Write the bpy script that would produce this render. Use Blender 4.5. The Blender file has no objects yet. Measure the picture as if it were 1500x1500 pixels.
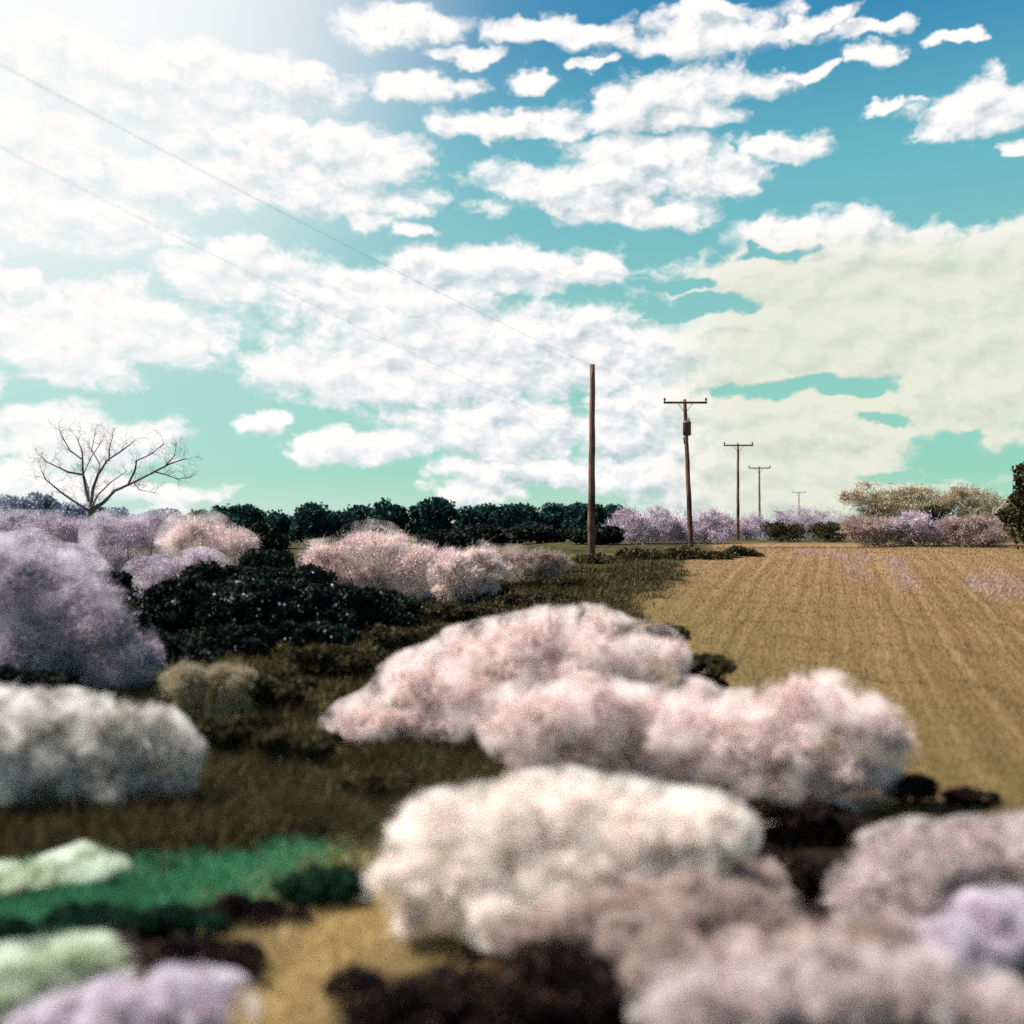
import bpy, math, random
import numpy as np
from mathutils import Vector, Matrix

sc = bpy.context.scene
C = sc.collection
R = math.radians

# ------------------------------------------------------------------ camera
F = 1440.0                       # focal length in pixels of the 1500 px photograph
EYE = 3.2
PITCH = math.atan(15 / F)
cd = bpy.data.cameras.new("camera")
cam = bpy.data.objects.new("camera", cd)
C.objects.link(cam)
cam.location = (0, 0, EYE)
cam.rotation_euler = (R(90) + PITCH, 0, 0)
cd.sensor_width = 36
cd.lens = 36 * F / 1500
cd.clip_start = 0.1
cd.clip_end = 12000
cd.dof.use_dof = True
cd.dof.focus_distance = 55
cd.dof.aperture_fstop = cd.lens / 1000 / 0.105
sc.camera = cam

# ------------------------------------------------------------------ exposure
sc.view_settings.view_transform = 'Standard'
sc.view_settings.look = 'None'
sc.view_settings.gamma = 1
sc.view_settings.exposure = 1.3
sc.view_settings.use_curve_mapping = False
sc.cycles.max_bounces = 5
sc.cycles.volume_bounces = 2
sc.cycles.use_adaptive_sampling = True
sc.cycles.adaptive_threshold = 0.02
sc.cycles.transparent_max_bounces = 8
sc.cycles.use_denoising = False
SUN_EL, SUN_AZ = 52.0, -80.0       # azimuth from the view direction, left is negative


def direction(px, py):
    u, v = (px - 750) / F, (750 - py) / F
    c, s = math.cos(PITCH), math.sin(PITCH)
    return Vector((u, c - v * s, s + v * c))


def at(px, py, depth):
    """point on the pixel's sight line at a distance along the ground"""
    d = direction(px, py)
    k = depth / d.y
    return Vector((d.x * k, depth, EYE + d.z * k))


# ------------------------------------------------------------------ node helper
class NT:
    def __init__(self, tree):
        self.t = tree
        tree.nodes.clear()

    def n(self, typ, **kw):
        nd = self.t.nodes.new(typ)
        for k, v in kw.items():
            setattr(nd, k, v)
        return nd

    def put(self, sock, val):
        if hasattr(val, 'is_output'):
            self.t.links.new(val, sock)
        elif val is not None:
            sock.default_value = val

    def math(self, op, a, b=None, c=None, clamp=False):
        nd = self.n('ShaderNodeMath', operation=op, use_clamp=clamp)
        for i, v in enumerate((a, b, c)):
            if v is not None:
                self.put(nd.inputs[i], v)
        return nd.outputs[0]

    def vec(self, op, a, b=None, c=None):
        nd = self.n('ShaderNodeVectorMath', operation=op)
        for i, v in enumerate((a, b, c)):
            if v is not None:
                self.put(nd.inputs[i], v)
        return nd.outputs['Value'] if op in ('DOT_PRODUCT', 'LENGTH') else nd.outputs[0]

    def xyz(self, x, y, z):
        nd = self.n('ShaderNodeCombineXYZ')
        for i, v in enumerate((x, y, z)):
            self.put(nd.inputs[i], v)
        return nd.outputs[0]

    def noise(self, v, scale, detail=4, rough=0.5, dist=0.0, dims='3D'):
        nd = self.n('ShaderNodeTexNoise', noise_dimensions=dims)
        if v is not None:
            self.put(nd.inputs['Vector'], v)
        nd.inputs['Scale'].default_value = scale
        nd.inputs['Detail'].default_value = detail
        nd.inputs['Roughness'].default_value = rough
        nd.inputs['Distortion'].default_value = dist
        return nd

    def smooth(self, v, a, b, lo=0.0, hi=1.0):
        nd = self.n('ShaderNodeMapRange', interpolation_type='SMOOTHSTEP')
        self.put(nd.inputs['Value'], v)
        for k, x in zip(('From Min', 'From Max', 'To Min', 'To Max'), (a, b, lo, hi)):
            self.put(nd.inputs[k], x)
        return nd.outputs[0]

    def mix(self, f, a, b, blend='MIX'):
        nd = self.n('ShaderNodeMix', data_type='RGBA', blend_type=blend)
        self.put(nd.inputs[0], f)
        for s, v in ((nd.inputs[6], a), (nd.inputs[7], b)):
            self.put(s, (*v, 1) if isinstance(v, tuple) and len(v) == 3 else v)
        return nd.outputs[2]

    def ramp(self, f, stops):
        nd = self.n('ShaderNodeValToRGB')
        self.put(nd.inputs[0], f)
        e = nd.color_ramp.elements
        while len(e) < len(stops):
            e.new(0.5)
        for el, (p, c) in zip(e, stops):
            el.position = p
            el.color = (*c, 1)
        return nd.outputs[0]


# ------------------------------------------------------------------ sky (world)
def srgb(r, g, b):
    f = lambda c: (c / 255 / 12.92) if c < 10 else ((c / 255 + 0.055) / 1.055) ** 2.4
    return (f(r), f(g), f(b))


CLOUDS = [  # x, y, half width, half height, in the photograph's pixels
    (120, 85, 100, 42), (270, 105, 130, 45), (390, 130, 115, 45), (180, 150, 150, 34),
    (585, 38, 90, 26), (690, 78, 62, 14), (830, 45, 105, 24), (1030, 55, 115, 38), (1010, 18, 85, 14), (1150, 38, 90, 14),
    (1270, 42, 75, 13), (1190, 101, 45, 9), (1280, 83, 36, 18), (1388, 62, 42, 10),
    (1425, 145, 75, 30), (1450, 172, 80, 22), (1300, 143, 36, 10), (1480, 214, 24, 14),
    (1160, 212, 58, 22), (1010, 140, 130, 30), (960, 168, 120, 26), (750, 186, 115, 22), (620, 128, 75, 24), (790, 122, 48, 12),
    (880, 95, 28, 8), (930, 225, 120, 32), (860, 270, 135, 36), (1055, 262, 80, 30), (940, 308, 110, 24),
    (430, 222, 190, 36), (300, 262, 290, 28), (560, 240, 80, 20), (40, 195, 90, 46), (60, 245, 60, 26),
    (120, 318, 130, 44), (15, 395, 30, 28), (530, 312, 40, 17), (605, 326, 34, 12),
    (330, 392, 100, 40), (720, 388, 130, 30), (850, 395, 80, 22), (160, 480, 180, 52), (100, 530, 110, 34),
    (560, 440, 170, 46), (700, 495, 260, 56), (520, 550, 140, 40), (880, 520, 150, 42), (640, 560, 180, 36),
    (390, 620, 44, 17), (520, 660, 95, 24), (720, 630, 150, 44), (800, 690, 150, 26), (90, 640, 110, 38), (190, 650, 62, 32),
    (60, 705, 110, 26), (230, 735, 90, 16), (705, 722, 62, 20), (990, 610, 150, 90), (1040, 700, 120, 60), (1200, 725, 60, 36),
    (1190, 345, 110, 32), (1320, 365, 140, 36), (1450, 370, 110, 40),
    (1150, 410, 170, 46), (1300, 470, 330, 92), (1190, 520, 180, 60), (1200, 630, 260, 70), (1420, 570, 190, 80), (1250, 690, 120, 40),
    (1640, 480, 180, 150), (-160, 180, 150, 90), (-150, 480, 160, 70),
]
HOLES = [(1030, 452, 95, 18), (985, 416, 60, 10), (1190, 566, 115, 16), (1270, 570, 70, 12),
         (1400, 668, 95, 28), (1390, 645, 60, 22), (1310, 700, 60, 10), (1300, 612, 30, 8), (1140, 372, 50, 9)]


def azel(px, py):
    d = direction(px, py).normalized()
    return math.degrees(math.atan2(d.x, d.y)), math.degrees(math.asin(d.z))


def blob_vec(b):
    x, y, rx, ry = b
    a0, e0 = azel(x - rx, y)
    a1, e1 = azel(x + rx, y)
    _, eu = azel(x, y - ry)
    _, ed = azel(x, y + ry)
    ca, ce = (a0 + a1) / 2, (eu + ed) / 2
    ia, ie = 2 / (a1 - a0), 2 / (eu - ed)
    return (ia, ie, 0), (-ca * ia, -ce * ie, 0)


def cloud_group():
    g = bpy.data.node_groups.new("cloud_density", 'ShaderNodeTree')
    g.interface.new_socket("Angles", in_out='INPUT', socket_type='NodeSocketVector')
    g.interface.new_socket("Density", in_out='OUTPUT', socket_type='NodeSocketFloat')
    g.interface.new_socket("Relief", in_out='OUTPUT', socket_type='NodeSocketFloat')
    n = NT(g)
    gi, go = n.n('NodeGroupInput'), n.n('NodeGroupOutput')
    p = gi.outputs[0]
    ns = n.vec('MULTIPLY', p, (1, 1.5, 1))
    w1 = n.noise(ns, 0.16, 2, 0.55, 0, '2D')
    w2 = n.noise(ns, 0.6, 3, 0.6, 0, '2D')
    off = n.vec('MULTIPLY', n.vec('SUBTRACT', w1.outputs['Color'], (0.5, 0.5, 0.5)), (5.0, 2.6, 0))
    off2 = n.vec('MULTIPLY', n.vec('SUBTRACT', w2.outputs['Color'], (0.5, 0.5, 0.5)), (2.0, 1.0, 0))
    q = n.vec('ADD', n.vec('ADD', p, off), off2)
    best = None
    for b in CLOUDS:
        s, o = blob_vec((b[0], b[1], b[2] * 1.12, b[3] * 1.15))
        v = n.vec('MULTIPLY_ADD', q, s, o)
        d = n.vec('DOT_PRODUCT', v, v)
        best = d if best is None else n.math('SMOOTH_MIN', best, d, 0.35)
    f = n.math('SUBTRACT', 1.0, best)
    f = n.math('MAXIMUM', f, -1.6)
    for b in HOLES:
        s, o = blob_vec(b)
        v = n.vec('MULTIPLY_ADD', q, s, o)
        d = n.vec('DOT_PRODUCT', v, v)
        f = n.math('MINIMUM', f, n.math('MULTIPLY_ADD', d, 1.2, -1.45))
    fb = n.noise(n.vec('ADD', ns, off2), 0.42, 6, 0.55, 0, '2D').outputs['Fac']
    vo = n.n('ShaderNodeTexVoronoi', feature='F1', voronoi_dimensions='2D')
    n.put(vo.inputs['Vector'], n.vec('ADD', ns, n.vec('MULTIPLY', off2, (1.3, 1.3, 0))))
    vo.inputs['Scale'].default_value = 0.5
    vo.inputs['Detail'].default_value = 3.0
    vo.inputs['Roughness'].default_value = 0.6
    det = n.math('ADD', n.math('MULTIPLY', n.math('SUBTRACT', fb, 0.5), 2.6),
                 n.math('MULTIPLY', n.math('SUBTRACT', 0.5, vo.outputs['Distance']), 1.0))
    damp = n.math('MULTIPLY_ADD', n.smooth(f, 0.0, 0.8), -0.72, 1.0)
    n.put(go.inputs[0], n.math('MULTIPLY_ADD', det, damp, n.math('MULTIPLY_ADD', f, 1.35, 0.66)))
    n.put(go.inputs[1], n.math('ADD', f, det))
    return g


w = bpy.data.worlds.new("World")
sc.world = w
w.use_nodes = True
w.cycles.sampling_method = 'MANUAL'
w.cycles.sample_map_resolution = 512
n = NT(w.node_tree)
tc = n.n('ShaderNodeTexCoord')
sep = n.n('ShaderNodeSeparateXYZ')
n.put(sep.inputs[0], n.vec('NORMALIZE', tc.outputs['Generated']))
X, Y, Z = sep.outputs
az = n.math('MULTIPLY', n.math('ARCTAN2', X, Y), 180 / math.pi)
el = n.math('MULTIPLY', n.math('ARCSINE', Z), 180 / math.pi)
ang = n.xyz(az, el, 0.0)
grp = cloud_group()
g1 = n.n('ShaderNodeGroup', node_tree=grp)
n.put(g1.inputs[0], ang)
g2 = n.n('ShaderNodeGroup', node_tree=grp)
n.put(g2.inputs[0], n.vec('ADD', ang, (-0.45, 0.75, 0)))
D1, R1, R2 = g1.outputs[0], g1.outputs[1], g2.outputs[1]
cream = n.math('MULTIPLY', n.smooth(az, 7, 14), n.smooth(el, 16.5, 13.5))
cover = n.smooth(n.math('ADD', n.math('MULTIPLY_ADD', cream, 0.25, D1), n.math('MULTIPLY', n.smooth(az, 2, -26), 0.35)), -0.35, 1.3)
lit = n.math('MULTIPLY_ADD', n.math('SUBTRACT', R1, R2), 0.50, 0.74, clamp=True)
sky = n.n('ShaderNodeTexSky', sky_type='NISHITA', sun_disc=False)
sky.sun_elevation = R(SUN_EL)
sky.sun_rotation = R(SUN_AZ)
nish = n.vec('MULTIPLY', sky.outputs[0], (0.07, 0.10, 0.085))
el01 = n.math('MULTIPLY', el, 1 / 40, clamp=True)
grad = n.ramp(el01, [(0.0, srgb(200, 230, 214)), (0.07, srgb(150, 216, 194)), (0.3, srgb(140, 204, 200)),
                     (0.5, srgb(104, 186, 200)), (0.66, srgb(54, 142, 188)), (1.0, srgb(40, 120, 172))])
clear = n.mix(0.85, nish, grad)
leftw = n.smooth(az, 8, -30)               # the air is brighter towards the sun on the left
clear = n.mix(n.math('MULTIPLY', leftw, n.math('MULTIPLY_ADD', el01, 0.40, 0.30)), clear, srgb(222, 240, 240))
dx = n.math('MULTIPLY', n.math('ADD', az, 34.0), 1 / 34)
dy = n.math('MULTIPLY', n.math('ADD', el, -30.0), 1 / 26)
glow = n.smooth(n.math('ADD', n.math('MULTIPLY', dx, dx), n.math('MULTIPLY', dy, dy)), 1.0, 0.0)
clear = n.mix(n.math('MULTIPLY', glow, 0.92), clear, (1.0, 1.0, 0.98))
cl_lit = n.mix(cream, (1.0, 0.975, 0.965), srgb(232, 234, 218))
cl_dark = n.mix(leftw, srgb(170, 194, 204), srgb(226, 237, 236))
cl_dark = n.mix(cream, cl_dark, srgb(206, 216, 198))
cl = n.mix(lit, cl_dark, cl_lit)
col = n.mix(cover, clear, cl)
bg = n.n('ShaderNodeBackground')
n.put(bg.inputs['Color'], col)
bg.inputs['Strength'].default_value = 0.415
out = n.n('ShaderNodeOutputWorld')
n.put(out.inputs[0], bg.outputs[0])

# ------------------------------------------------------------------ sun
sd = bpy.data.lights.new("sun", 'SUN')
sd.energy = 5.0
sd.angle = R(0.5)
sd.color = (1.0, 0.95, 0.87)
sun = bpy.data.objects.new("sun", sd)
C.objects.link(sun)
sdir = Vector((math.sin(R(SUN_AZ)) * math.cos(R(SUN_EL)), math.cos(R(SUN_AZ)) * math.cos(R(SUN_EL)), math.sin(R(SUN_EL))))
sun.rotation_euler = sdir.to_track_quat('Z', 'Y').to_euler()
sun.location = sdir * 60

# ------------------------------------------------------------------ terrain
def sstep(a, b, v):
    t = np.clip((v - a) / (b - a), 0, 1)
    return t * t * (3 - 2 * t)


def vnoise(x, y, seed=0):
    """smooth value noise, numpy"""
    def h(i, j):
        v = np.sin(i * 127.1 + j * 311.7 + seed * 74.7) * 43758.5453
        return v - np.floor(v)
    i, j = np.floor(x), np.floor(y)
    fx, fy = x - i, y - j
    fx, fy = fx * fx * (3 - 2 * fx), fy * fy * (3 - 2 * fy)
    return (h(i, j) * (1 - fx) + h(i + 1, j) * fx) * (1 - fy) + (h(i, j + 1) * (1 - fx) + h(i + 1, j + 1) * fx) * fy


def ground_z(x, y):
    x, y = np.asarray(x, float), np.asarray(y, float)
    z = 1.7 * sstep(12, 55, y) * sstep(-14, 5, x)
    z = z - 0.9 * sstep(70, 150, y) * sstep(-14, 5, x)
    near = np.exp(-((y - 12) / 40) ** 2)
    z = z + near * (0.16 * (vnoise(x * 0.5, y * 0.5, 1) - 0.5) + 0.10 * (vnoise(x * 1.3, y * 1.3, 2) - 0.5))
    return z


def gz(x, y):
    return float(ground_z(x, y))


def wf(x, y):                             # how much a spot belongs to the stubble field
    e = 2.3 + np.maximum(y - 24, 0) * 0.28 + 1.4 * (vnoise(x * .3, y * .3, 5) - .5) + .9 * (vnoise(x * 1.1, y * 1.1, 15) - .5)
    return sstep(-0.5, 0.6, x - e) * sstep(9.5, 11.5, y + 1.2 * (vnoise(x * .5, y * .5, 6) - .5)) * (1 - sstep(62, 80, y))


def wtan(x, y):                           # dry yellow strip along the green verge
    c = -0.15 - 0.24 * (12.6 - y)
    return np.exp(-(((x - c) / 0.74) ** 2)) * (1 - sstep(12.0, 14.0, y))


def wverge(x, y):                         # vivid green verge on the near left
    far = 10.0 + (x + 1.4) * .375
    near = 8.9 + (x + 1.24) * .62
    near = np.where(x < -3.4, near - 1.6 * sstep(3.4, 4.2, -x), near)
    jit = .9 * (vnoise(x * 2.3, y * 2.3, 21) - .5) + .6 * (vnoise(x * 6, y * 6, 22) - .5)
    return (1 - sstep(-2.2, -0.9, x + jit)) * sstep(-.45, .45, y - near + jit) * (1 - sstep(-.5, .5, y - far + jit))


def mesh_from(name, v, f):
    """v (n,3), f (m,k) arrays"""
    me = bpy.data.meshes.new(name)
    v = np.asarray(v, np.float32)
    f = np.asarray(f, np.int32)
    me.vertices.add(len(v))
    me.vertices.foreach_set('co', v.ravel())
    m, k = f.shape
    me.loops.add(m * k)
    me.loops.foreach_set('vertex_index', f.ravel())
    me.polygons.add(m)
    me.polygons.foreach_set('loop_start', np.arange(m, dtype=np.int32) * k)
    me.polygons.foreach_set('loop_total', np.full(m, k, np.int32))
    me.update(calc_edges=True)
    return me


def link(name, me, mat, parent=None, loc=None):
    o = bpy.data.objects.new(name, me)
    if mat is not None and not me.materials:
        me.materials.append(mat)
    C.objects.link(o)
    if parent is not None:
        o.parent = parent
    if loc is not None:
        o.location = loc
    return o


def tag(o, label, cat, group=None):
    o['label'] = label
    o['category'] = cat
    if group:
        o['group'] = group
    return o


def thing(name, label, cat, loc, group=None):
    o = bpy.data.objects.new(name, None)
    o.empty_display_size = 0.3
    C.objects.link(o)
    o.location = loc
    return tag(o, label, cat, group)


def material(name):
    m = bpy.data.materials.new(name)
    m.use_nodes = True
    nt = NT(m.node_tree)
    return m, nt


def finish(nt, color, rough=0.9, normal=None, transl=0.0, spec=0.2):
    bs = nt.n('ShaderNodeBsdfPrincipled')
    nt.put(bs.inputs['Base Color'], color)
    bs.inputs['Roughness'].default_value = rough
    bs.inputs['Specular IOR Level'].default_value = spec
    if normal is not None:
        nt.put(bs.inputs['Normal'], normal)
    sh = bs.outputs[0]
    if transl:
        tr = nt.n('ShaderNodeBsdfTranslucent')
        nt.put(tr.inputs[0], color)
        mx = nt.n('ShaderNodeMixShader')
        mx.inputs[0].default_value = transl
        nt.put(mx.inputs[1], sh)
        nt.put(mx.inputs[2], tr.outputs[0])
        sh = mx.outputs[0]
    o = nt.n('ShaderNodeOutputMaterial')
    nt.put(o.inputs[0], sh)


def leaf_mat(name, stops, transl=0.3, patch=None, pscale=0.8, pamount=0.5):
    """stops: colours picked at random per leaf or twig; patch: second tint in large soft patches"""
    m, nt = material(name)
    ge = nt.n('ShaderNodeNewGeometry')
    dim = lambda q: tuple(v * (.95 if name in ('pale_pink_twigs', 'cream_pink_twigs') else .80) for v in q)
    stops = [(p, dim(q)) for p, q in stops]
    patch = dim(patch) if patch else None
    c = nt.ramp(ge.outputs['Random Per Island'], stops)
    if patch:
        t = nt.n('ShaderNodeTexCoord')
        no = nt.noise(t.outputs['Object'], pscale, 3, 0.6)
        c = nt.mix(nt.math('MULTIPLY', nt.smooth(no.outputs['Fac'], 0.42, 0.62), pamount), c, patch)
    finish(nt, c, 0.85, None, transl, 0.1)
    return m


M_PINK = leaf_mat('pale_pink_twigs', [(0, (.52, .36, .35)), (.5, (.80, .62, .60)), (1, (.92, .78, .75))], .12, (.56, .40, .40), .75, .65)
M_WHITE = leaf_mat('cream_pink_twigs', [(0, (.66, .52, .48)), (.5, (.90, .77, .71)), (1, (.95, .88, .82))], .12, (.84, .66, .58), .9, .5)
M_LILAC = leaf_mat('lilac_twigs', [(0, (.36, .27, .38)), (.5, (.62, .49, .58)), (1, (.82, .70, .74))], .12, (.42, .33, .38), .7, .6)
M_DUSK = leaf_mat('dusky_pink_twigs', [(0, (.34, .24, .25)), (.5, (.56, .43, .43)), (1, (.78, .64, .63))], .12, (.36, .26, .26), .8, .7)
M_MAUVE = leaf_mat('mauve_brown_twigs', [(0, (.26, .17, .14)), (.5, (.46, .34, .30)), (1, (.66, .52, .48))], .3, (.30, .19, .17), .9, .7)
M_SAGE = leaf_mat('pale_sage_twigs', [(0, (.40, .34, .33)), (.5, (.68, .60, .58)), (1, (.86, .78, .74))], .12, (.62, .52, .44), .9, .6)
M_MINT = leaf_mat('pale_mint_twigs', [(0, (.30, .42, .26)), (.5, (.60, .68, .46)), (1, (.84, .86, .68))], .35, (.80, .78, .56), .9, .6)
M_TAN = leaf_mat('straw_olive_twigs', [(0, (.20, .16, .08)), (.5, (.42, .35, .22)), (1, (.66, .60, .44))], .3, (.44, .30, .22), .5, .6)
M_DARK = leaf_mat('black_green_leaves', [(0, (.004, .010, .008)), (.6, (.012, .022, .016)), (1, (.03, .045, .03))], .1, (.018, .012, .016), .6, .6)
M_GREENDARK = leaf_mat('dark_green_heath', [(0, (.004, .016, .010)), (.6, (.01, .04, .022)), (1, (.03, .09, .05))], .1, (.01, .05, .03), 1.2, .6)
M_HEATH_SHADE = leaf_mat('wine_black_heath_shade', [(0, (.004, .0025, .003)), (.6, (.010, .0055, .006)), (.86, (.035, .018, .016)), (1, (.20, .11, .075))], .1, (.022, .008, .012), 1.2, .6)
M_TEAL = leaf_mat('teal_green_leaves', [(0, (.004, .020, .022)), (.6, (.012, .045, .045)), (1, (.035, .085, .075))], .15, (.012, .05, .035), .3, .6)
M_BLUE = leaf_mat('hazed_blue_grey_leaves', [(0, (.14, .16, .24)), (.6, (.27, .30, .40)), (1, (.42, .45, .52))], .2, (.26, .22, .32), .3, .6)  # pale veil of the far left put into the leaf colour
M_OLIVE = leaf_mat('olive_brown_leaves', [(0, (.018, .016, .008)), (.6, (.06, .05, .022)), (1, (.14, .11, .05))], .2, (.03, .03, .012), .6, .6)
M_PETAL = leaf_mat('white_petals', [(0, (.7, .7, .66)), (1, (.85, .85, .82))], .2)
M_GRASS = leaf_mat('green_verge_grass', [(0, (.018, .11, .048)), (.6, (.055, .28, .13)), (1, (.20, .50, .30))], .3, (.015, .06, .02), .5, .75)
M_ROUGH = leaf_mat('rough_olive_grass', [(0, (.010, .008, .004)), (.4, (.036, .029, .012)), (.75, (.11, .083, .032)), (1, (.27, .19, .09))], .2, (.040, .036, .013), .5, .7)
M_DRY = leaf_mat('dry_yellow_grass', [(0, (.24, .155, .055)), (.5, (.50, .36, .155)), (1, (.74, .58, .32))], .3)
M_STUB = leaf_mat('stubble_straw', [(0, (.08, .046, .018)), (.5, (.16, .10, .045)), (1, (.32, .215, .11))], .2, (.18, .14, .045), .25, .6)
M_ROSE = leaf_mat('rosy_haze_blades', [(0, (.30, .18, .13)), (.5, (.48, .32, .28)), (1, (.64, .48, .46))], .3)


def wood_mat(name, a, b, scale=6):
    m, nt = material(name)
    t = nt.n('ShaderNodeTexCoord')
    v = nt.vec('MULTIPLY', t.outputs['Object'], (scale, scale, scale * .12))
    no = nt.noise(v, 1.0, 5, .65)
    big = nt.noise(t.outputs['Object'], .55, 2, .5)
    f = nt.math('MULTIPLY_ADD', nt.math('SUBTRACT', big.outputs['Fac'], .5), 1.6, no.outputs['Fac'])
    c = nt.mix(nt.smooth(f, .3, .7), a, b)
    bp = nt.n('ShaderNodeBump')
    bp.inputs['Strength'].default_value = .4
    bp.inputs['Distance'].default_value = .02
    nt.put(bp.inputs['Height'], no.outputs['Fac'])
    finish(nt, c, .85, bp.outputs[0])
    return m


M_POLE = wood_mat('weathered_pole_wood', (.035, .016, .011), (.17, .085, .06))
M_POLE_PALE = wood_mat('greyed_pole_wood', (.07, .055, .05), (.19, .15, .14))
M_BARK = wood_mat('grey_mauve_bark', (.04, .05, .048), (.17, .135, .14))
M_STEM = wood_mat('dark_brown_stem', (.012, .008, .006), (.05, .032, .024))
m_, nt_ = material('dark_metal')
nt_t = nt_.n('ShaderNodeTexCoord')
finish(nt_, nt_.mix(nt_.noise(nt_t.outputs['Object'], 9, 4).outputs['Fac'], (.05, .03, .03), (.10, .065, .06)), .55)
M_METAL = m_
m_, nt_ = material('brown_glazed_porcelain')
nt_t = nt_.n('ShaderNodeTexCoord')
finish(nt_, nt_.mix(nt_.noise(nt_t.outputs['Object'], 30, 2).outputs['Fac'], (.05, .02, .015), (.09, .04, .03)), .3)
M_PORC = m_


def build_ground():
    def axis(nn, a, b, lo, hi):
        s = np.linspace(-1, 1, nn)
        q = a * s + np.sign(s) * b * np.abs(s) ** 7
        return q
    xs = axis(521, 46, 3000, -1, 1)
    s = np.linspace(0, 1, 521)
    ys = -30 + 110 * s + 5200 * s ** 9
    gx, gy = np.meshgrid(xs, ys, indexing='ij')
    gx = gx + 0.0
    z = ground_z(gx, gy)
    v = np.stack([gx, gy, z], -1).reshape(-1, 3)
    nx, ny = gx.shape
    i, j = np.meshgrid(np.arange(nx - 1), np.arange(ny - 1), indexing='ij')
    a = (i * ny + j).ravel()
    f = np.stack([a, a + ny, a + ny + 1, a + 1], 1)
    me = mesh_from('ground', v, f)
    me.shade_smooth()
    for nm, fn in (('w_field', wf), ('w_tan', wtan), ('w_verge', wverge)):
        at_ = me.attributes.new(nm, 'FLOAT', 'POINT')
        at_.data.foreach_set('value', fn(gx, gy).astype(np.float32).ravel())
    m, nt = material('mixed_ground_cover')
    t = nt.n('ShaderNodeTexCoord')
    P = t.outputs['Object']
    def attr(nm):
        return nt.n('ShaderNodeAttribute', attribute_name=nm).outputs['Fac']
    n1 = nt.noise(P, .35, 6, .65).outputs['Fac']
    n2 = nt.noise(P, 2.2, 6, .7).outputs['Fac']
    n3 = nt.noise(P, 14, 5, .7).outputs['Fac']
    # rough dark pasture
    past = nt.ramp(n2, [(0.32, (.005, .004, .003)), (.46, (.028, .026, .009)), (.58, (.08, .07, .024)), (.75, (.17, .13, .06))])
    past = nt.mix(nt.smooth(n1, .52, .66), past, nt.mix(n3, (.008, .006, .005), (.035, .022, .014)))
    # stubble field in drilled rows
    sp = nt.n('ShaderNodeSeparateXYZ')
    nt.put(sp.inputs[0], P)
    row = nt.math('SUBTRACT', sp.outputs[0], nt.math('MULTIPLY', sp.outputs[1], .33))
    wob = nt.math('MULTIPLY', nt.math('SUBTRACT', n1, .5), .5)
    rr = nt.math('ADD', row, wob)
    s1 = nt.math('SINE', nt.math('MULTIPLY', rr, 7.4))
    rn = nt.noise(nt.xyz(nt.math('MULTIPLY', rr, 4.6), nt.math('MULTIPLY', sp.outputs[1], .035), 0.0), 1.0, 5, .7).outputs['Fac']
    fmix = nt.math('ADD', nt.math('MULTIPLY', s1, .018), nt.math('ADD', nt.math('MULTIPLY', rn, .85), nt.math('MULTIPLY', n3, .25)))
    fld = nt.ramp(fmix, [(.34, (.085, .052, .022)), (.48, (.155, .098, .042)), (.58, (.215, .14, .064)), (.74, (.32, .22, .115))])
    fld = nt.mix(nt.math('MULTIPLY', nt.smooth(sp.outputs[0], 12, 3), .55), fld, nt.mix(n2, (.075, .06, .02), (.22, .175, .068)))
    fld = nt.mix(nt.math('MULTIPLY', nt.smooth(sp.outputs[1], 26, 50), .35), fld, (.30, .19, .11))
    fld = nt.mix(1.0, fld, (.88, .84, .84), 'MULTIPLY')
    c = nt.mix(attr('w_field'), past, fld)
    c = nt.mix(attr('w_verge'), c, nt.mix(n2, (.012, .06, .025), (.03, .13, .055)))
    c = nt.mix(attr('w_tan'), c, nt.mix(n3, (.22, .145, .055), (.46, .33, .145)))
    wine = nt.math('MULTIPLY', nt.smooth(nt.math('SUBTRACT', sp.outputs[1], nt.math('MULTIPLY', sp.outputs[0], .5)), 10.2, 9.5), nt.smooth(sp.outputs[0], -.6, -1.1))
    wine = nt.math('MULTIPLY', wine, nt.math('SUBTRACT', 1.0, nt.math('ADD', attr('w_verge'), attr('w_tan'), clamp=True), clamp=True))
    c = nt.mix(wine, c, nt.ramp(n2, [(.3, (.004, .003, .004)), (.6, (.02, .009, .012)), (.85, (.06, .03, .035))]))  # black shadow below the verge painted into the soil colour
    # dark peat with painted shadow round the near bushes on the right
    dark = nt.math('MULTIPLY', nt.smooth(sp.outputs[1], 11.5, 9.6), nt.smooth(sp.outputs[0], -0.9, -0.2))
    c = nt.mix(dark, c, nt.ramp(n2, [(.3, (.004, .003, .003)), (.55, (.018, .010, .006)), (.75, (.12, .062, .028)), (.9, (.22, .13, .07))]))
    c = nt.mix(1.0, c, (.8, .8, .8), 'MULTIPLY')
    bp = nt.n('ShaderNodeBump')
    bp.inputs['Strength'].default_value = .8
    bp.inputs['Distance'].default_value = .12
    nt.put(bp.inputs['Height'], nt.math('ADD', n2, nt.math('MULTIPLY', n3, .5)))
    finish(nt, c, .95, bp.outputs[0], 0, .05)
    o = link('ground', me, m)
    o['kind'] = 'structure'


build_ground()


# ------------------------------------------------------------------ geometry builders
def unit(rng, k):
    d = rng.normal(size=(k, 3))
    return d / np.linalg.norm(d, axis=1, keepdims=True)


def blades(name, p, d, L, W, rng):
    """thin triangles from p along d; L, W per blade"""
    k = len(p)
    s = np.cross(d, unit(rng, k))
    s /= np.linalg.norm(s, axis=1, keepdims=True) + 1e-9
    h = (s * (W[:, None] / 2))
    v = np.stack([p - h, p + h, p + d * L[:, None]], 1).reshape(-1, 3)
    return mesh_from(name, v, np.arange(3 * k).reshape(-1, 3))


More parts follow.
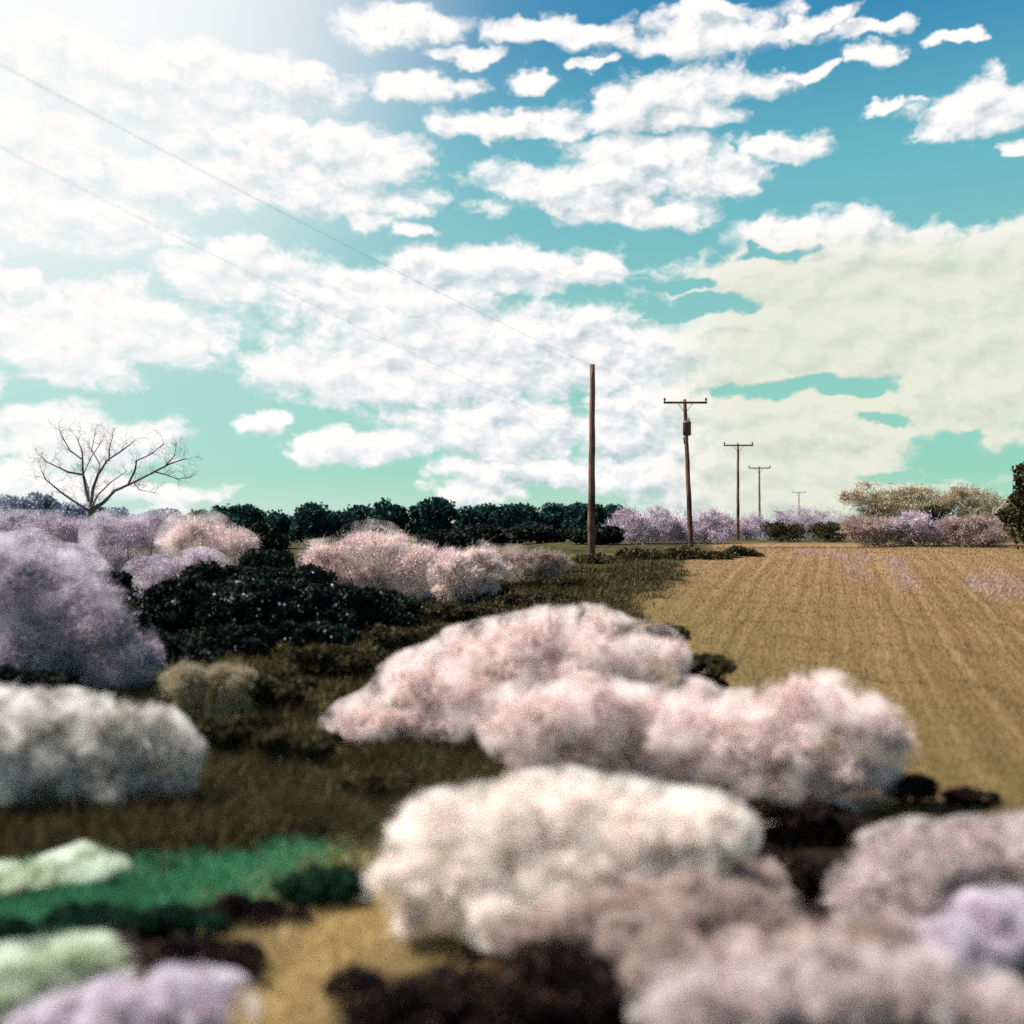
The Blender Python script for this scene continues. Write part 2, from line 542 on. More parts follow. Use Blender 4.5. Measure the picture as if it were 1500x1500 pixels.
def leaves(name, p, d, L, W, rng):
    """diamond leaves centred on p"""
    k = len(p)
    s = np.cross(d, unit(rng, k))
    s /= np.linalg.norm(s, axis=1, keepdims=True) + 1e-9
    h = s * (W[:, None] / 2)
    e = d * (L[:, None] / 2)
    v = np.stack([p - e, p + h, p + e, p - h], 1).reshape(-1, 3)
    return mesh_from(name, v, np.arange(4 * k).reshape(-1, 4))


def puff_points(lobes, k, rng, sub=9, fuzz=0.12, floor=None, soft=False):
    """points and outward directions filling a billowy mass of ellipsoids with clumps on them"""
    wts = np.array([(r[0] * r[1] * r[2]) ** (2 / 3) for c, r in lobes])
    wts /= wts.sum()
    P, D = [], []
    for (c, r), w_ in zip(lobes, wts):
        c, r = np.array(c, float), np.array(r, float)
        m = int(k * w_)
        a = int(m * .38)
        # skin of the lobe
        d = unit(rng, a)
        rad = 1 - np.abs(rng.normal(size=a)) * .30
        rad = np.clip(rad, .2, 1) + rng.normal(size=a) * fuzz * .4
        if soft:
            rad = rng.normal(.70, .27, a)
        P.append(c + d * r * rad[:, None])
        D.append(d)
        # clumps standing out of it
        b = m - a
        sd_ = unit(rng, sub)
        sd_[:, 2] = np.abs(sd_[:, 2]) * .9 - .15
        sc_ = c + sd_ * r * rng.uniform(.72, .98, (sub, 1))
        sr = np.mean(r) * rng.uniform(.20, .40, sub)
        idx = rng.integers(0, sub, b)
        d = unit(rng, b)
        rad = rng.uniform(0, 1, b) ** .42
        if soft:
            rad = np.abs(rng.normal(0, .70, b)) ** .85
        tail = rng.uniform(size=b) < (.05 if soft else .14)
        rad = np.where(tail, rad + np.abs(rng.normal(size=b)) * fuzz * 3.2, rad)
        P.append(sc_[idx] + d * (sr[idx] * rad)[:, None] * np.array([1, 1, .85]))
        D.append(d)
    P, D = np.concatenate(P), np.concatenate(D)
    if floor is not None:
        ok = P[:, 2] > floor
        P, D = P[ok], D[ok]
    return P, D


def billow(lobes, rng, kids=6):
    """smaller round heads growing out of each lobe, so that the outline is knobbly"""
    out = []
    for c, r in lobes:
        c, r = np.array(c, float), np.array(r, float)
        out.append((tuple(c), tuple(r * rng.uniform(.70, .86))))
        for _ in range(kids):
            d = unit(rng, 1)[0]
            d[2] = abs(d[2]) * .9 - .2
            s = rng.uniform(.26, .52)
            out.append((tuple(c + d * r * rng.uniform(.66, .88)), tuple(np.full(3, r.mean() * s) * np.array([1.15, 1, .9]))))
    return out


def tube_data(pts, rad, seg=6):
    pts = [Vector(p) for p in pts]
    V, Fc = [], []
    up = Vector((.31, .17, .93))
    for i, p in enumerate(pts):
        t = (pts[min(i + 1, len(pts) - 1)] - pts[max(i - 1, 0)]).normalized()
        a = t.cross(up)
        if a.length < 1e-3:
            a = t.cross(Vector((1, 0, 0)))
        a.normalize()
        b = t.cross(a)
        for s in range(seg):
            q = 2 * math.pi * s / seg
            V.append(p + (a * math.cos(q) + b * math.sin(q)) * rad[i])
    for i in range(len(pts) - 1):
        for s in range(seg):
            s2 = (s + 1) % seg
            Fc.append((i * seg + s, i * seg + s2, (i + 1) * seg + s2, (i + 1) * seg + s))
    return V, Fc


def tubes_mesh(name, lst, seg=6):
    V, Fc = [], []
    for pts, rad in lst:
        v, f = tube_data(pts, rad, seg)
        o = len(V)
        V += [tuple(q) for q in v]
        Fc += [tuple(i + o for i in q) for q in f]
        V.append(tuple(pts[-1]))
        k = len(V) - 1
        e = len(pts) - 1
        for s in range(0, seg):
            a, b = o + e * seg + s, o + e * seg + (s + 1) % seg
            Fc.append((a, b, k, k))
    me = bpy.data.meshes.new(name)
    Fc = [f if f[2] != f[3] else f[:3] for f in Fc]
    me.from_pydata(V, [], Fc)
    me.shade_smooth()
    return me


# ------------------------------------------------------------------ bushes
def stems_for(lobes, base_z, rng, per=2, r0=.035):
    out = []
    cx = np.mean([c[0] for c, r in lobes])
    cy = np.mean([c[1] for c, r in lobes])
    for c, r in lobes:
        for _ in range(per):
            tip = np.array(c) + unit(rng, 1)[0] * np.array(r) * .6
            root = np.array([c[0] * .35 + cx * .65 + rng.normal() * .06, c[1] * .35 + cy * .65 + rng.normal() * .08, base_z - .08])
            mid = root * .45 + tip * .55 + rng.normal(size=3) * .08
            rr = r0 * rng.uniform(.6, 1.1)
            out.append(([tuple(root), tuple(mid), tuple(tip)], [rr, rr * .7, rr * .2]))
    return out


MIST = {'cloud-like bushes in the foreground': 2.1, 'pale bushes in the middle distance': .6}


def bush(name, label, cat, depth, lobes_px, mat, count, L, W, seed, group=None, kind='blade', flowers=0, sub=9, fuzz=.12, deep=.85, stem=M_STEM):
    """lobes_px: (x, y, half width, half height, extra distance) in the photograph's pixels at that distance"""
    rng = np.random.default_rng(seed)
    cx = sum(l[0] for l in lobes_px) / len(lobes_px)
    px = at(cx, 765, depth)
    base = Vector((px.x, depth, gz(px.x, depth)))
    root = thing(name, label, cat, base, group)
    lob = []
    for l in lobes_px:
        x, y, rx, ry = l[:4]
        dd = depth + (l[4] if len(l) > 4 else 0)
        c = at(x, y, dd) - base
        s = dd / F
        lob.append(((c.x, c.y, c.z), (rx * s, min(rx, ry * 1.6) * s * deep, ry * s)))
    low = []
    for c, r in lob:                       # the skirt that reaches the ground
        if c[2] - r[2] > .12:
            low.append(((c[0], c[1] + .05, c[2] * .42), (r[0] * .62, r[1] * .62, c[2] * .42)))
    stems = stems_for(lob, 0, rng)
    lob = billow(lob + low, rng)
    soft = kind == 'blade'
    P, D = puff_points(lob, int(count * (1.0 if group == G_BIG else 1.5)) if soft else count, rng, sub, fuzz, -.05, soft)
    k = len(P)
    d = D * .45 + unit(rng, k) * .9 + np.array([0, 0, .25])
    d /= np.linalg.norm(d, axis=1, keepdims=True)
    LL = L * .62 * rng.uniform(.45, 1.2, k) * np.where(rng.uniform(size=k) < .05, 2.6, 1)
    WW = W * (.72 if soft else 1.15) * rng.uniform(.6, 1.4, k)
    me = (blades if kind == 'blade' else leaves)('foliage', P, d, LL, WW, rng)
    link('foliage', me, mat, root)
    link('stem', tubes_mesh('stem', stems), stem, root)
    if group in MIST and mat is not M_TAN:
        mist(root, lob, mat, rng, MIST[group])
    if flowers:
        fp, fd = puff_points(lob, flowers, rng, sub, .14)
        o = link('blossom', leaves('blossom', fp, unit(rng, len(fp)), np.full(len(fp), .085), np.full(len(fp), .07), rng), M_PETAL, root)
        o['kind'] = 'stuff'
    return root


def mist_mat(name, col, dens):
    m, nt = material(name)
    pv = nt.n('ShaderNodeVolumePrincipled')
    pv.inputs['Color'].default_value = (*col, 1)
    t = nt.n('ShaderNodeTexCoord')
    no = nt.noise(t.outputs['Object'], 2.3 * dens ** .5, 4, .62, .5).outputs['Fac']
    nt.put(pv.inputs['Density'], nt.math('MULTIPLY', nt.smooth(no, .46, .72), dens * 3.4))
    m.cycles.volume_step_rate = 1.0
    pv.inputs['Anisotropy'].default_value = 0.1
    o = nt.n('ShaderNodeOutputMaterial')
    nt.put(o.inputs['Volume'], pv.outputs[0])
    return m


MIST_TINT = {'pale_pink_twigs': (.97, .85, .83), 'cream_pink_twigs': (.99, .92, .87), 'lilac_twigs': (.88, .80, .90),
             'mauve_brown_twigs': (.74, .61, .58), 'dusky_pink_twigs': (.84, .73, .73), 'pale_sage_twigs': (.92, .88, .86), 'pale_mint_twigs': (.88, .95, .84),
             'straw_olive_twigs': (.85, .8, .7)}


def mist(root, lob, mat, rng, od):
    """soft vapour wrapped round a bush: one closed body filled with thin even scatter"""
    bm_v, bm_f, o = [], [], 0
    ico = bpy.data.meshes.new('seed_ball')
    import bmesh
    b = bmesh.new()
    bmesh.ops.create_icosphere(b, subdivisions=3, radius=1)
    b.to_mesh(ico)
    b.free()
    iv = np.zeros(len(ico.vertices) * 3)
    ico.vertices.foreach_get('co', iv)
    iv = iv.reshape(-1, 3)
    fi = np.array([p.vertices[:] for p in ico.polygons])
    rr = []
    for c, r in lob:
        c, r = np.array(c), np.array(r) * 1.5
        bm_v.append(iv * r + c)
        bm_f.append(fi + o)
        o += len(iv)
        rr.append(np.mean(r))
    V = np.concatenate(bm_v)
    V[:, 2] = np.maximum(V[:, 2], .02)
    me = mesh_from('mist', V, np.concatenate(bm_f))
    tmp = bpy.data.objects.new('mist', me)
    C.objects.link(tmp)
    md = tmp.modifiers.new('union', 'REMESH')
    md.mode = 'VOXEL'
    md.voxel_size = max(rr) * .14
    sm = tmp.modifiers.new('smooth', 'SMOOTH')
    sm.factor, sm.iterations = .5, 4
    dg = bpy.context.evaluated_depsgraph_get()
    me2 = bpy.data.meshes.new_from_object(tmp.evaluated_get(dg))
    bpy.data.objects.remove(tmp)
    me2.name = 'mist'
    me2.materials.clear()
    m = mist_mat('mist_' + mat.name, MIST_TINT[mat.name.split('.')[0]], od / (2 * max(rr)))
    link('mist', me2, m, root)


G_BIG = 'cloud-like bushes in the foreground'  # low cloud drifts, built as twig bushes wrapped in mist
bush('feathery_bush', 'peach and lilac cloud-like bush sloping down to the left in front of the gold field', 'bush', 14.2,
     [(540, 1065, 72, 48), (640, 1010, 90, 62, .3), (740, 965, 90, 62, .5), (840, 945, 92, 56, .5), (940, 965, 62, 48, .4), (690, 1060, 90, 48), (820, 1010, 100, 50)],
     M_PINK, 60000, .20, .015, 11, G_BIG)
bush('feathery_bush', 'long pale pink cloud-like bush with rounded right end against the gold field', 'bush', 10.6,
     [(780, 1060, 66, 56, .3), (870, 1050, 90, 60, .3), (980, 1065, 90, 60, .2), (1090, 1075, 90, 66), (1195, 1060, 90, 68, .2), (1270, 1085, 66, 58, .2), (1120, 1140, 95, 52), (1215, 1145, 70, 48)],
     M_PINK, 80000, .17, .012, 12, G_BIG)
bush('feathery_bush', 'brightest creamy white cloud-like bush in the middle beside the yellow strip', 'bush', 7.5,
     [(605, 1290, 60, 56), (690, 1225, 90, 72, .2), (800, 1215, 105, 78, .3), (910, 1205, 100, 72, .4), (1000, 1230, 82, 76, .3), (730, 1310, 90, 62), (850, 1300, 100, 66), (960, 1300, 85, 56)],
     M_WHITE, 90000, .13, .0095, 13, G_BIG)
bush('feathery_bush', 'dim mauve brown cloud-like bush below the dark hollow', 'bush', 6.7,
     [(960, 1380, 70, 66), (1040, 1350, 85, 72, .2), (1120, 1370, 80, 64, .1), (1060, 1420, 110, 60)],
     M_MAUVE, 50000, .12, .0085, 14, G_BIG)
bush('feathery_bush', 'brownish violet cloud-like bush between the creamy bush and the black hollow', 'bush', 8.0,
     [(1030, 1270, 62, 60), (1085, 1300, 56, 52, .1), (1010, 1330, 70, 50)],
     M_MAUVE, 38000, .13, .0095, 24, G_BIG)
bush('feathery_bush', 'wide brownish mauve cloud-like bush behind the low bottom right one', 'bush', 6.1,
     [(990, 1430, 80, 50), (1090, 1425, 90, 56, .1), (1190, 1430, 80, 50), (1290, 1440, 80, 44)],
     M_MAUVE, 48000, .11, .008, 26, G_BIG)
bush('feathery_bush', 'wine-mauve wispy cloud-like bush along the lower right foot of the creamy bush', 'bush', 6.95,
     [(770, 1365, 60, 34), (860, 1350, 76, 44, .1), (940, 1340, 60, 46, .1)],
     M_MAUVE, 26000, .12, .0085, 27, G_BIG)
bush('feathery_bush', 'mottled mauve cloud-like bush in front of the pale crested bush', 'bush', 6.3,
     [(1200, 1410, 70, 48), (1280, 1395, 70, 50, .1), (1330, 1420, 60, 44)],
     M_MAUVE, 38000, .11, .008, 25, G_BIG)
bush('feathery_bush', 'dusky pink cloud-like bush with pale crest rising to the right edge', 'bush', 7.4,
     [(1285, 1315, 66, 54, .1), (1350, 1275, 80, 62, .3), (1440, 1258, 80, 56, .4), (1520, 1260, 80, 64, .4), (1350, 1350, 76, 46)],
     M_DUSK, 65000, .13, .0095, 15, G_BIG)
bush('feathery_bush', 'rounded lilac cloud-like bush at the right edge below the pale crested bush', 'bush', 6.3,
     [(1395, 1400, 68, 58), (1465, 1365, 62, 58, .2), (1530, 1370, 60, 70, .2)],
     M_LILAC, 42000, .11, .008, 16, G_BIG)
bush('feathery_bush', 'low wide pink and lilac cloud-like bush along the bottom right edge', 'bush', 5.6,
     [(1020, 1490, 90, 62), (1120, 1465, 95, 66, .1), (1230, 1455, 90, 64, .1), (1340, 1465, 90, 62, .1), (1450, 1490, 90, 62)],
     M_DUSK, 75000, .10, .0075, 17, G_BIG)
bush('feathery_bush', 'flat pale lilac and straw cloud-like bush at the left edge above the green verge', 'bush', 10.9,
     [(-5, 1065, 80, 52), (90, 1052, 80, 40, .2), (190, 1075, 76, 34), (262, 1105, 46, 24), (50, 1130, 95, 44), (160, 1150, 80, 34), (20, 1190, 80, 34)],
     M_SAGE, 60000, .15, .011, 18, G_BIG)
bush('feathery_bush', 'pale mint cloud-like tuft on the green verge at the left edge', 'bush', 8.6,
     [(20, 1300, 70, 36), (110, 1285, 70, 34, .2)],
     M_MINT, 16000, .11, .009, 19, G_BIG)
bush('feathery_bush', 'pale yellow-green cloud-like bush in the bottom left corner', 'bush', 6.2,
     [(10, 1450, 90, 54), (110, 1420, 80, 44, .2)],
     M_MINT, 30000, .10, .008, 20, G_BIG)
bush('feathery_bush', 'low violet cloud-like bush at the bottom left beside the yellow strip', 'bush', 5.6,
     [(90, 1520, 90, 50), (190, 1490, 90, 52), (290, 1480, 80, 50)],
     M_LILAC, 40000, .09, .0075, 21, G_BIG)

G_MID = 'pale bushes in the middle distance'
bush('feathery_bush', 'large lilac bush at the left edge in front of the bare tree', 'bush', 18.2,
     [(0, 860, 80, 72), (90, 880, 75, 62, .4), (150, 930, 60, 56), (40, 945, 90, 60), (185, 965, 50, 40), (90, 985, 90, 36)],
     M_LILAC, 60000, .22, .018, 31, G_MID)
bush('feathery_bush', 'small straw coloured bush on the dark pasture right of the lilac one', 'bush', 15.2,
     [(280, 1000, 46, 26), (335, 995, 44, 24)], M_TAN, 11000, .16, .014, 32, G_MID)
bush('feathery_bush', 'domed pale pink bush in front of the dark treeline', 'bush', 33,
     [(490, 830, 46, 42), (545, 815, 62, 50, .6), (600, 835, 48, 44)], M_PINK, 26000, .30, .026, 33, G_MID)
bush('feathery_bush', 'small pink bush with peach foot just right of the domed one', 'bush', 31,
     [(665, 838, 38, 34), (705, 830, 34, 32, .4)], M_PINK, 14000, .27, .025, 34, G_MID)
bush('feathery_bush', 'low pink bush nearest to the tall armless pole', 'bush', 36,
     [(755, 828, 44, 28), (800, 822, 30, 20)], M_MAUVE, 12000, .27, .026, 35, G_MID)
bush('feathery_bush', 'pinkish bush left of the bare tree trunk', 'bush', 42,
     [(10, 795, 60, 42), (70, 785, 56, 38)], M_LILAC, 16000, .34, .032, 36, G_MID)
bush('feathery_bush', 'pinkish bush just right of the bare tree trunk', 'bush', 41,
     [(175, 790, 50, 42), (230, 785, 50, 40, .8)], M_LILAC, 17000, .34, .032, 37, G_MID)
bush('feathery_bush', 'pinkish grey bush where the blue treeline turns dark', 'bush', 39,
     [(290, 795, 50, 42), (345, 805, 36, 34)], M_PINK, 15000, .34, .030, 38, G_MID)
bush('feathery_bush', 'thin lilac bush added as haze right in front of the bare tree trunk', 'bush', 43,
     [(110, 812, 44, 34), (150, 815, 40, 32)], M_LILAC, 6000, .34, .032, 131, G_MID)  # added in place of the pink haze over the lower trunk
bush('feathery_bush', 'low lilac bush added as haze between the large left lilac bush and the bare tree', 'bush', 32,
     [(30, 818, 60, 36), (95, 835, 50, 34)], M_LILAC, 17000, .28, .027, 132, G_MID)  # added to carry on the lilac haze on the left
bush('feathery_bush', 'low lilac bush added as haze just above the left end of the black thicket', 'bush', 33,
     [(225, 838, 44, 24), (285, 835, 50, 26)], M_LILAC, 12000, .28, .027, 133, G_MID)  # another bush added for the lilac haze
G_SCRUB = 'dark olive scrub in the pasture'
for i, (x, y, rx, ry, d, lab) in enumerate([
        (610, 930, 70, 20, 22, 'dark olive scrub behind the left slope of the peach and lilac bush'),
        (495, 960, 70, 22, 19, 'dark olive scrub in the pasture below the right end of the thicket'),
        (700, 893, 60, 14, 27, 'dark olive scrub along the strip below the small pink bushes'),
        (400, 1000, 70, 20, 16.2, 'dark olive scrub just right of the small straw coloured bush'),
        (330, 1065, 50, 18, 13.6, 'dark olive scrub at the right end of the flat pale left bush'),
        (440, 1085, 60, 18, 13, 'dark olive scrub at the lower left tip of the peach and lilac bush'),
        (250, 1165, 56, 26, 11, 'dark olive scrub under the right end of the flat pale left bush'),
        (560, 1150, 60, 20, 11.4, 'dark olive scrub left of the long pink bush'),
        (850, 856, 60, 13, 35, 'low dark olive scrub in front of the armless pole'),
        (935, 846, 54, 11, 38, 'low dark olive scrub in front of the transformer pole'),
        (1010, 836, 50, 9, 42, 'low dark olive scrub in front of the second crossarm pole'),
        (790, 878, 60, 12, 30, 'low dark olive scrub behind the crest of the peach and lilac bush'),
        (620, 890, 56, 13, 28, 'low dark olive scrub right of the thicket below the pink bush with peach foot'),
        (905, 884, 40, 10, 31, 'low dark olive scrub at the far left margin of the gold field'),
        (975, 925, 36, 13, 21, 'low dark olive scrub on the left margin halfway up the gold field'),
        (1030, 975, 44, 20, 16.5, 'dark olive scrub at the left margin of the gold field')]):
    bush('scrub', lab, 'scrub', d, [(x - rx * .5, y, rx * .6, ry * .8), (x + rx * .3, y + 3, rx * .75, ry, .4), (x, y + ry * .6, rx, ry * .7)], M_OLIVE, 9000, .14, .045, 150 + i, G_SCRUB, 'leaf')
G_POLES = 'lilac bushes behind the pole line'
for i, (x, y, rx, ry, d, m, lab) in enumerate([
        (945, 772, 42, 32, 68, M_LILAC, 'lilac bush between the armless pole and the pole with the transformer'),
        (1022, 775, 44, 30, 70, M_LILAC, 'lilac bush behind the foot of the pole with the transformer'),
        (1085, 778, 36, 30, 92, M_LILAC, 'lilac bush behind the second crossarm pole'),
        (1133, 775, 30, 30, 118, M_LILAC, 'pale lilac bush behind the third crossarm pole'),
        (1186, 768, 34, 32, 120, M_LILAC, 'pale lilac bush under the faintest farthest pole'),
        (1290, 778, 46, 26, 60, M_MAUVE, 'mauve bush at the far edge of the field below the straw hedge'),
        (1365, 775, 46, 26, 60, M_LILAC, 'mauve bush with dark crown in the middle of the far field edge'),
        (1430, 780, 40, 26, 59, M_MAUVE, 'mauve bush at the right end of the far field edge')]):
    s = 60 / d
    bush('feathery_bush', lab, 'bush', d, [(x - rx * .5, y, rx * .8, ry * 1.1), (x + rx * .5, y - 2, rx * .8, ry, 1.0), (x, y + 12, rx * 1.2, ry * .8)], m, 14000, .42, .045, 40 + i, G_POLES)
G_STRAW = 'straw coloured tall bushes right of the poles'
for i, (x, y, rx, ry, lab) in enumerate([
        (1285, 735, 40, 40, 'tall brownish bush at the left end of the straw hedge'),
        (1352, 735, 40, 36, 'loose straw coloured bush in the middle of the straw hedge'),
        (1425, 738, 44, 36, 'loose straw coloured bush beside the dark tree at the right edge')]):
    bush('hedge_bush', lab, 'bush', 64, [(x - rx * .4, y, rx * .7, ry), (x + rx * .4, y + 2, rx * .7, ry * .9, .8), (x, y + 25, rx, ry)], M_TAN, 7500, .5, .06, 60 + i, G_STRAW)

G_DARK = 'black-green thicket bushes on the left'
for i, (x, y, rx, ry, d, fl, lab) in enumerate([
        (215, 900, 55, 66, 25, 60, 'black-green bush at the left end of the thicket'),
        (300, 885, 60, 58, 25.5, 120, 'black-green bush dotted with white right of the leftmost thicket bush'),
        (385, 885, 60, 56, 25, 160, 'black-green bush heavily dotted with white in the middle of the thicket'),
        (465, 885, 56, 48, 26, 160, 'black-green bush dotted with white below the domed pink bush'),
        (550, 890, 56, 36, 27, 80, 'low black-green bush at the right end of the thicket'),
        (255, 955, 56, 36, 21, 20, 'low black-green bush in front of the thicket beside the lilac bush'),
        (400, 830, 50, 36, 34, 10, 'black-green bush behind the thicket left of the domed pink bush'),
        (40, 1000, 70, 22, 16.5, 10, 'dark low bush at the left edge under the lilac bush'),
        (345, 938, 60, 24, 22.3, 60, 'low blue-black bush in front of the thicket in the middle'),
        (465, 928, 56, 22, 23.3, 50, 'low blue-black bush in front of the right part of the thicket'),
        (205, 945, 46, 40, 22.5, 40, 'blue-black bush against the right slope of the large lilac bush'),
        (330, 845, 60, 30, 31, 40, 'black-green bush behind the thicket below the pinkish grey bush'),
        (440, 850, 50, 30, 30, 40, 'black-green bush behind the thicket at the left foot of the domed pink bush'),
        (150, 855, 40, 26, 30, 5, 'dark low bush around the foot of the bare tree')]):
    bush('dark_bush', lab, 'bush', d, [(x - rx * .4, y, rx * .75, ry * .95), (x + rx * .4, y + 3, rx * .75, ry, .5), (x, y + ry * .4, rx, ry * .8)], M_DARK, 15000, .17, .075, 80 + i, G_DARK, 'leaf', int(fl * 2.2), deep=.7)
G_LOW = 'low dark brush in front of the pole line'
for i, (x, y, rx, ry, d, lab) in enumerate([
        (815, 838, 52, 16, 40, 'low olive brown brush left of the armless pole foot'),
        (890, 826, 52, 18, 44, 'low olive brown brush at the foot of the armless pole'),
        (960, 818, 52, 18, 46, 'low olive brown brush between the first two poles'),
        (1030, 818, 50, 16, 46, 'low olive brown brush at the foot of the transformer pole'),
        (1088, 812, 34, 12, 48, 'low olive brown brush at the right end near the second crossarm pole'),
        (700, 862, 56, 16, 32, 'low olive brown brush below the small pink bushes'),
        (1150, 778, 30, 22, 75, 'dark grey bush left of the faintest pole'),
        (1215, 778, 30, 20, 75, 'dark grey bush right of the faintest pole'),
        (1372, 752, 22, 16, 61, 'purplish dark bush top rising over the mauve bushes')]):
    bush('brush', lab, 'bush', d, [(x - rx * .4, y, rx * .7, ry), (x + rx * .4, y + 2, rx * .7, ry * .9, .5), (x, y + 6, rx, ry)], M_OLIVE, 5000, .26, .09, 100 + i, G_LOW, 'leaf')
G_HEATH = 'dark low heath around the near bushes'  # the black ones are added to fill the shade between bushes
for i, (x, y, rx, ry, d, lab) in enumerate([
        (1120, 1195, 66, 30, 9.9, 'black heath clump added as shade under the long pink bush'),
        (1205, 1195, 52, 26, 9.9, 'black heath clump added as shade under the right end of the long pink bush'),
        (1200, 1285, 56, 34, 8.3, 'round black heath clump added as shade in the hollow above the mauve brown bush'),
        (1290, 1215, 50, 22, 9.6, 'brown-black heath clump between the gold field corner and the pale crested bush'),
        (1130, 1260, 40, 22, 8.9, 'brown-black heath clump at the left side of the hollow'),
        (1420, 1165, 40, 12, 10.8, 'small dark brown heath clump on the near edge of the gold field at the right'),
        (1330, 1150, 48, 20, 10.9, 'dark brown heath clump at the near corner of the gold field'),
        (640, 1470, 170, 56, 6.0, 'black heath clump added as shade at the bottom below the creamy bush'),
        (850, 1450, 120, 60, 6.1, 'black heath clump added as shade at the bottom beside the mauve brown bush'),
        (380, 1340, 80, 26, 7.9, 'black heath clump added as shade between the green verge and the yellow strip'),
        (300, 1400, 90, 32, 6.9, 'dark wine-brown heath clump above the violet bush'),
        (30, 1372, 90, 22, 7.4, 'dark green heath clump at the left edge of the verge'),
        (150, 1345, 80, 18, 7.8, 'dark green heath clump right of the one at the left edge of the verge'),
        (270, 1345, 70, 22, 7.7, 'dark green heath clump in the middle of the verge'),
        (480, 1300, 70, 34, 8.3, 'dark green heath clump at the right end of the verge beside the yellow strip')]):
    bush('heath_shade_clump', lab, 'bush', d, [(x - rx * .4, y, rx * .7, ry), (x + rx * .4, y + 3, rx * .7, ry * .9, .2), (x, y + ry * .5, rx, ry * .8)],
         M_GREENDARK if lab.startswith('dark green') else M_HEATH_SHADE, 22000, .07, .014, 120 + i, G_HEATH, 'leaf')


# ------------------------------------------------------------------ trees of the far treeline
def crown_tree(name, label, px, top, wpx, depth, mat, seed, group, leaf=.55):
    rng = np.random.default_rng(seed)
    base = Vector((at(px, 765, depth).x, depth, 0))
    base.z = gz(base.x, base.y)
    root = thing(name, label, 'tree', base, group)
    h = at(px, top, depth).z - base.z
    top += rng.uniform(-6, 7)
    wpx *= rng.uniform(.8, 1.25)
    wd = wpx * 1.3 / F * depth / 2
    lob = []
    for k in range(6):
        a = rng.uniform(0, 6.28)
        rr = rng.uniform(.15, .55) * wd
        zz = h * rng.uniform(.42, .78)
        s = rng.uniform(.45, .65)
        lob.append(((math.cos(a) * rr, math.sin(a) * rr, zz), (wd * s, wd * s, min(h - zz, h * .3))))
    lob.append(((0, 0, h * .36), (wd * .95, wd * .7, h * .36)))
    P, D = puff_points(lob, 6500, rng, 8, .1, .1)
    k = len(P)
    d = unit(rng, k)
    link('crown', leaves('crown', P, d, leaf * rng.uniform(.5, 1.3, k), leaf * .6 * rng.uniform(.5, 1.3, k), rng), mat, root)
    tl = [([(0, 0, -.15), (.06, .03, h * .3), (0, .05, h * .6)], [.2, .15, .08])]
    for c, r in lob[:4]:
        tl.append(([(0, 0, h * .25), tuple(np.array(c) * .6 + np.array([0, 0, h * .12])), c], [.11, .07, .03]))
    link('trunk', tubes_mesh('trunk', tl), M_BARK, root)
    return root


G_TL = 'dark teal trees of the far treeline'
for i, (x, t, wd, d, lab) in enumerate([
        (285, 741, 62, 122, 'leftmost dark teal tree of the treeline next to the pale blue ones'),
        (345, 738, 66, 118, 'dark teal tree with rounded top above the pinkish grey bush'),
        (405, 741, 70, 120, 'dark teal tree above the left part of the thicket'),
        (462, 735, 66, 116, 'dark teal tree left above the domed pink bush'),
        (515, 740, 66, 120, 'dark teal tree right above the domed pink bush'),
        (572, 730, 52, 112, 'small round dark teal tree standing clear just right of the domed pink bush'),
        (632, 728, 66, 112, 'tallest dark teal tree left of the small white cloud on the horizon'),
        (700, 737, 62, 118, 'dark teal tree right under the small white cloud on the horizon'),
        (752, 738, 56, 116, 'dark teal tree right of the small white cloud on the horizon'),
        (805, 736, 58, 118, 'dark teal tree just left of the armless pole'),
        (860, 737, 56, 114, 'dark teal tree directly behind the armless pole'),
        (905, 737, 44, 116, 'rightmost dark teal tree of the treeline beside the lilac bushes')]):
    crown_tree('broadleaf_tree', lab, x, t, wd, d, M_TEAL, 200 + i, G_TL)
G_TB = 'nearer dark trees below the treeline'
for i, (x, t, wd, d, lab) in enumerate([
        (645, 775, 60, 75, 'nearer dark tree above the small pink bush with peach foot'),
        (720, 770, 66, 78, 'nearer dark tree in the middle below the treeline'),
        (790, 765, 66, 76, 'nearer dark tree left of the armless pole'),
        (875, 772, 62, 66, 'nearest round black tree right behind the armless pole foot'),
        (385, 765, 60, 80, 'nearer dark tree between the pinkish grey and domed pink bushes')]):
    crown_tree('broadleaf_tree', lab, x, t, wd, d, M_DARK, 230 + i, G_TB, .4)
G_BL = 'pale blue-grey trees far left'
for i, (x, t, wd, d, lab) in enumerate([
        (-5, 722, 72, 130, 'pale blue-grey tree at the left edge of the picture'),
        (50, 722, 70, 126, 'pale blue-grey tree left behind the bare tree'),
        (105, 735, 64, 128, 'pale blue-grey tree directly behind the bare trunk'),
        (165, 742, 66, 126, 'pale blue-grey tree right behind the bare tree'),
        (225, 744, 64, 124, 'rightmost pale blue-grey tree next to the dark treeline')]):
    crown_tree('broadleaf_tree', lab, x, t, wd, d, M_BLUE, 250 + i, G_BL)
crown_tree('broadleaf_tree', 'dark tree cut off by the right edge beyond the field', 1512, 672, 56, 50, M_OLIVE, 270, None, .3)


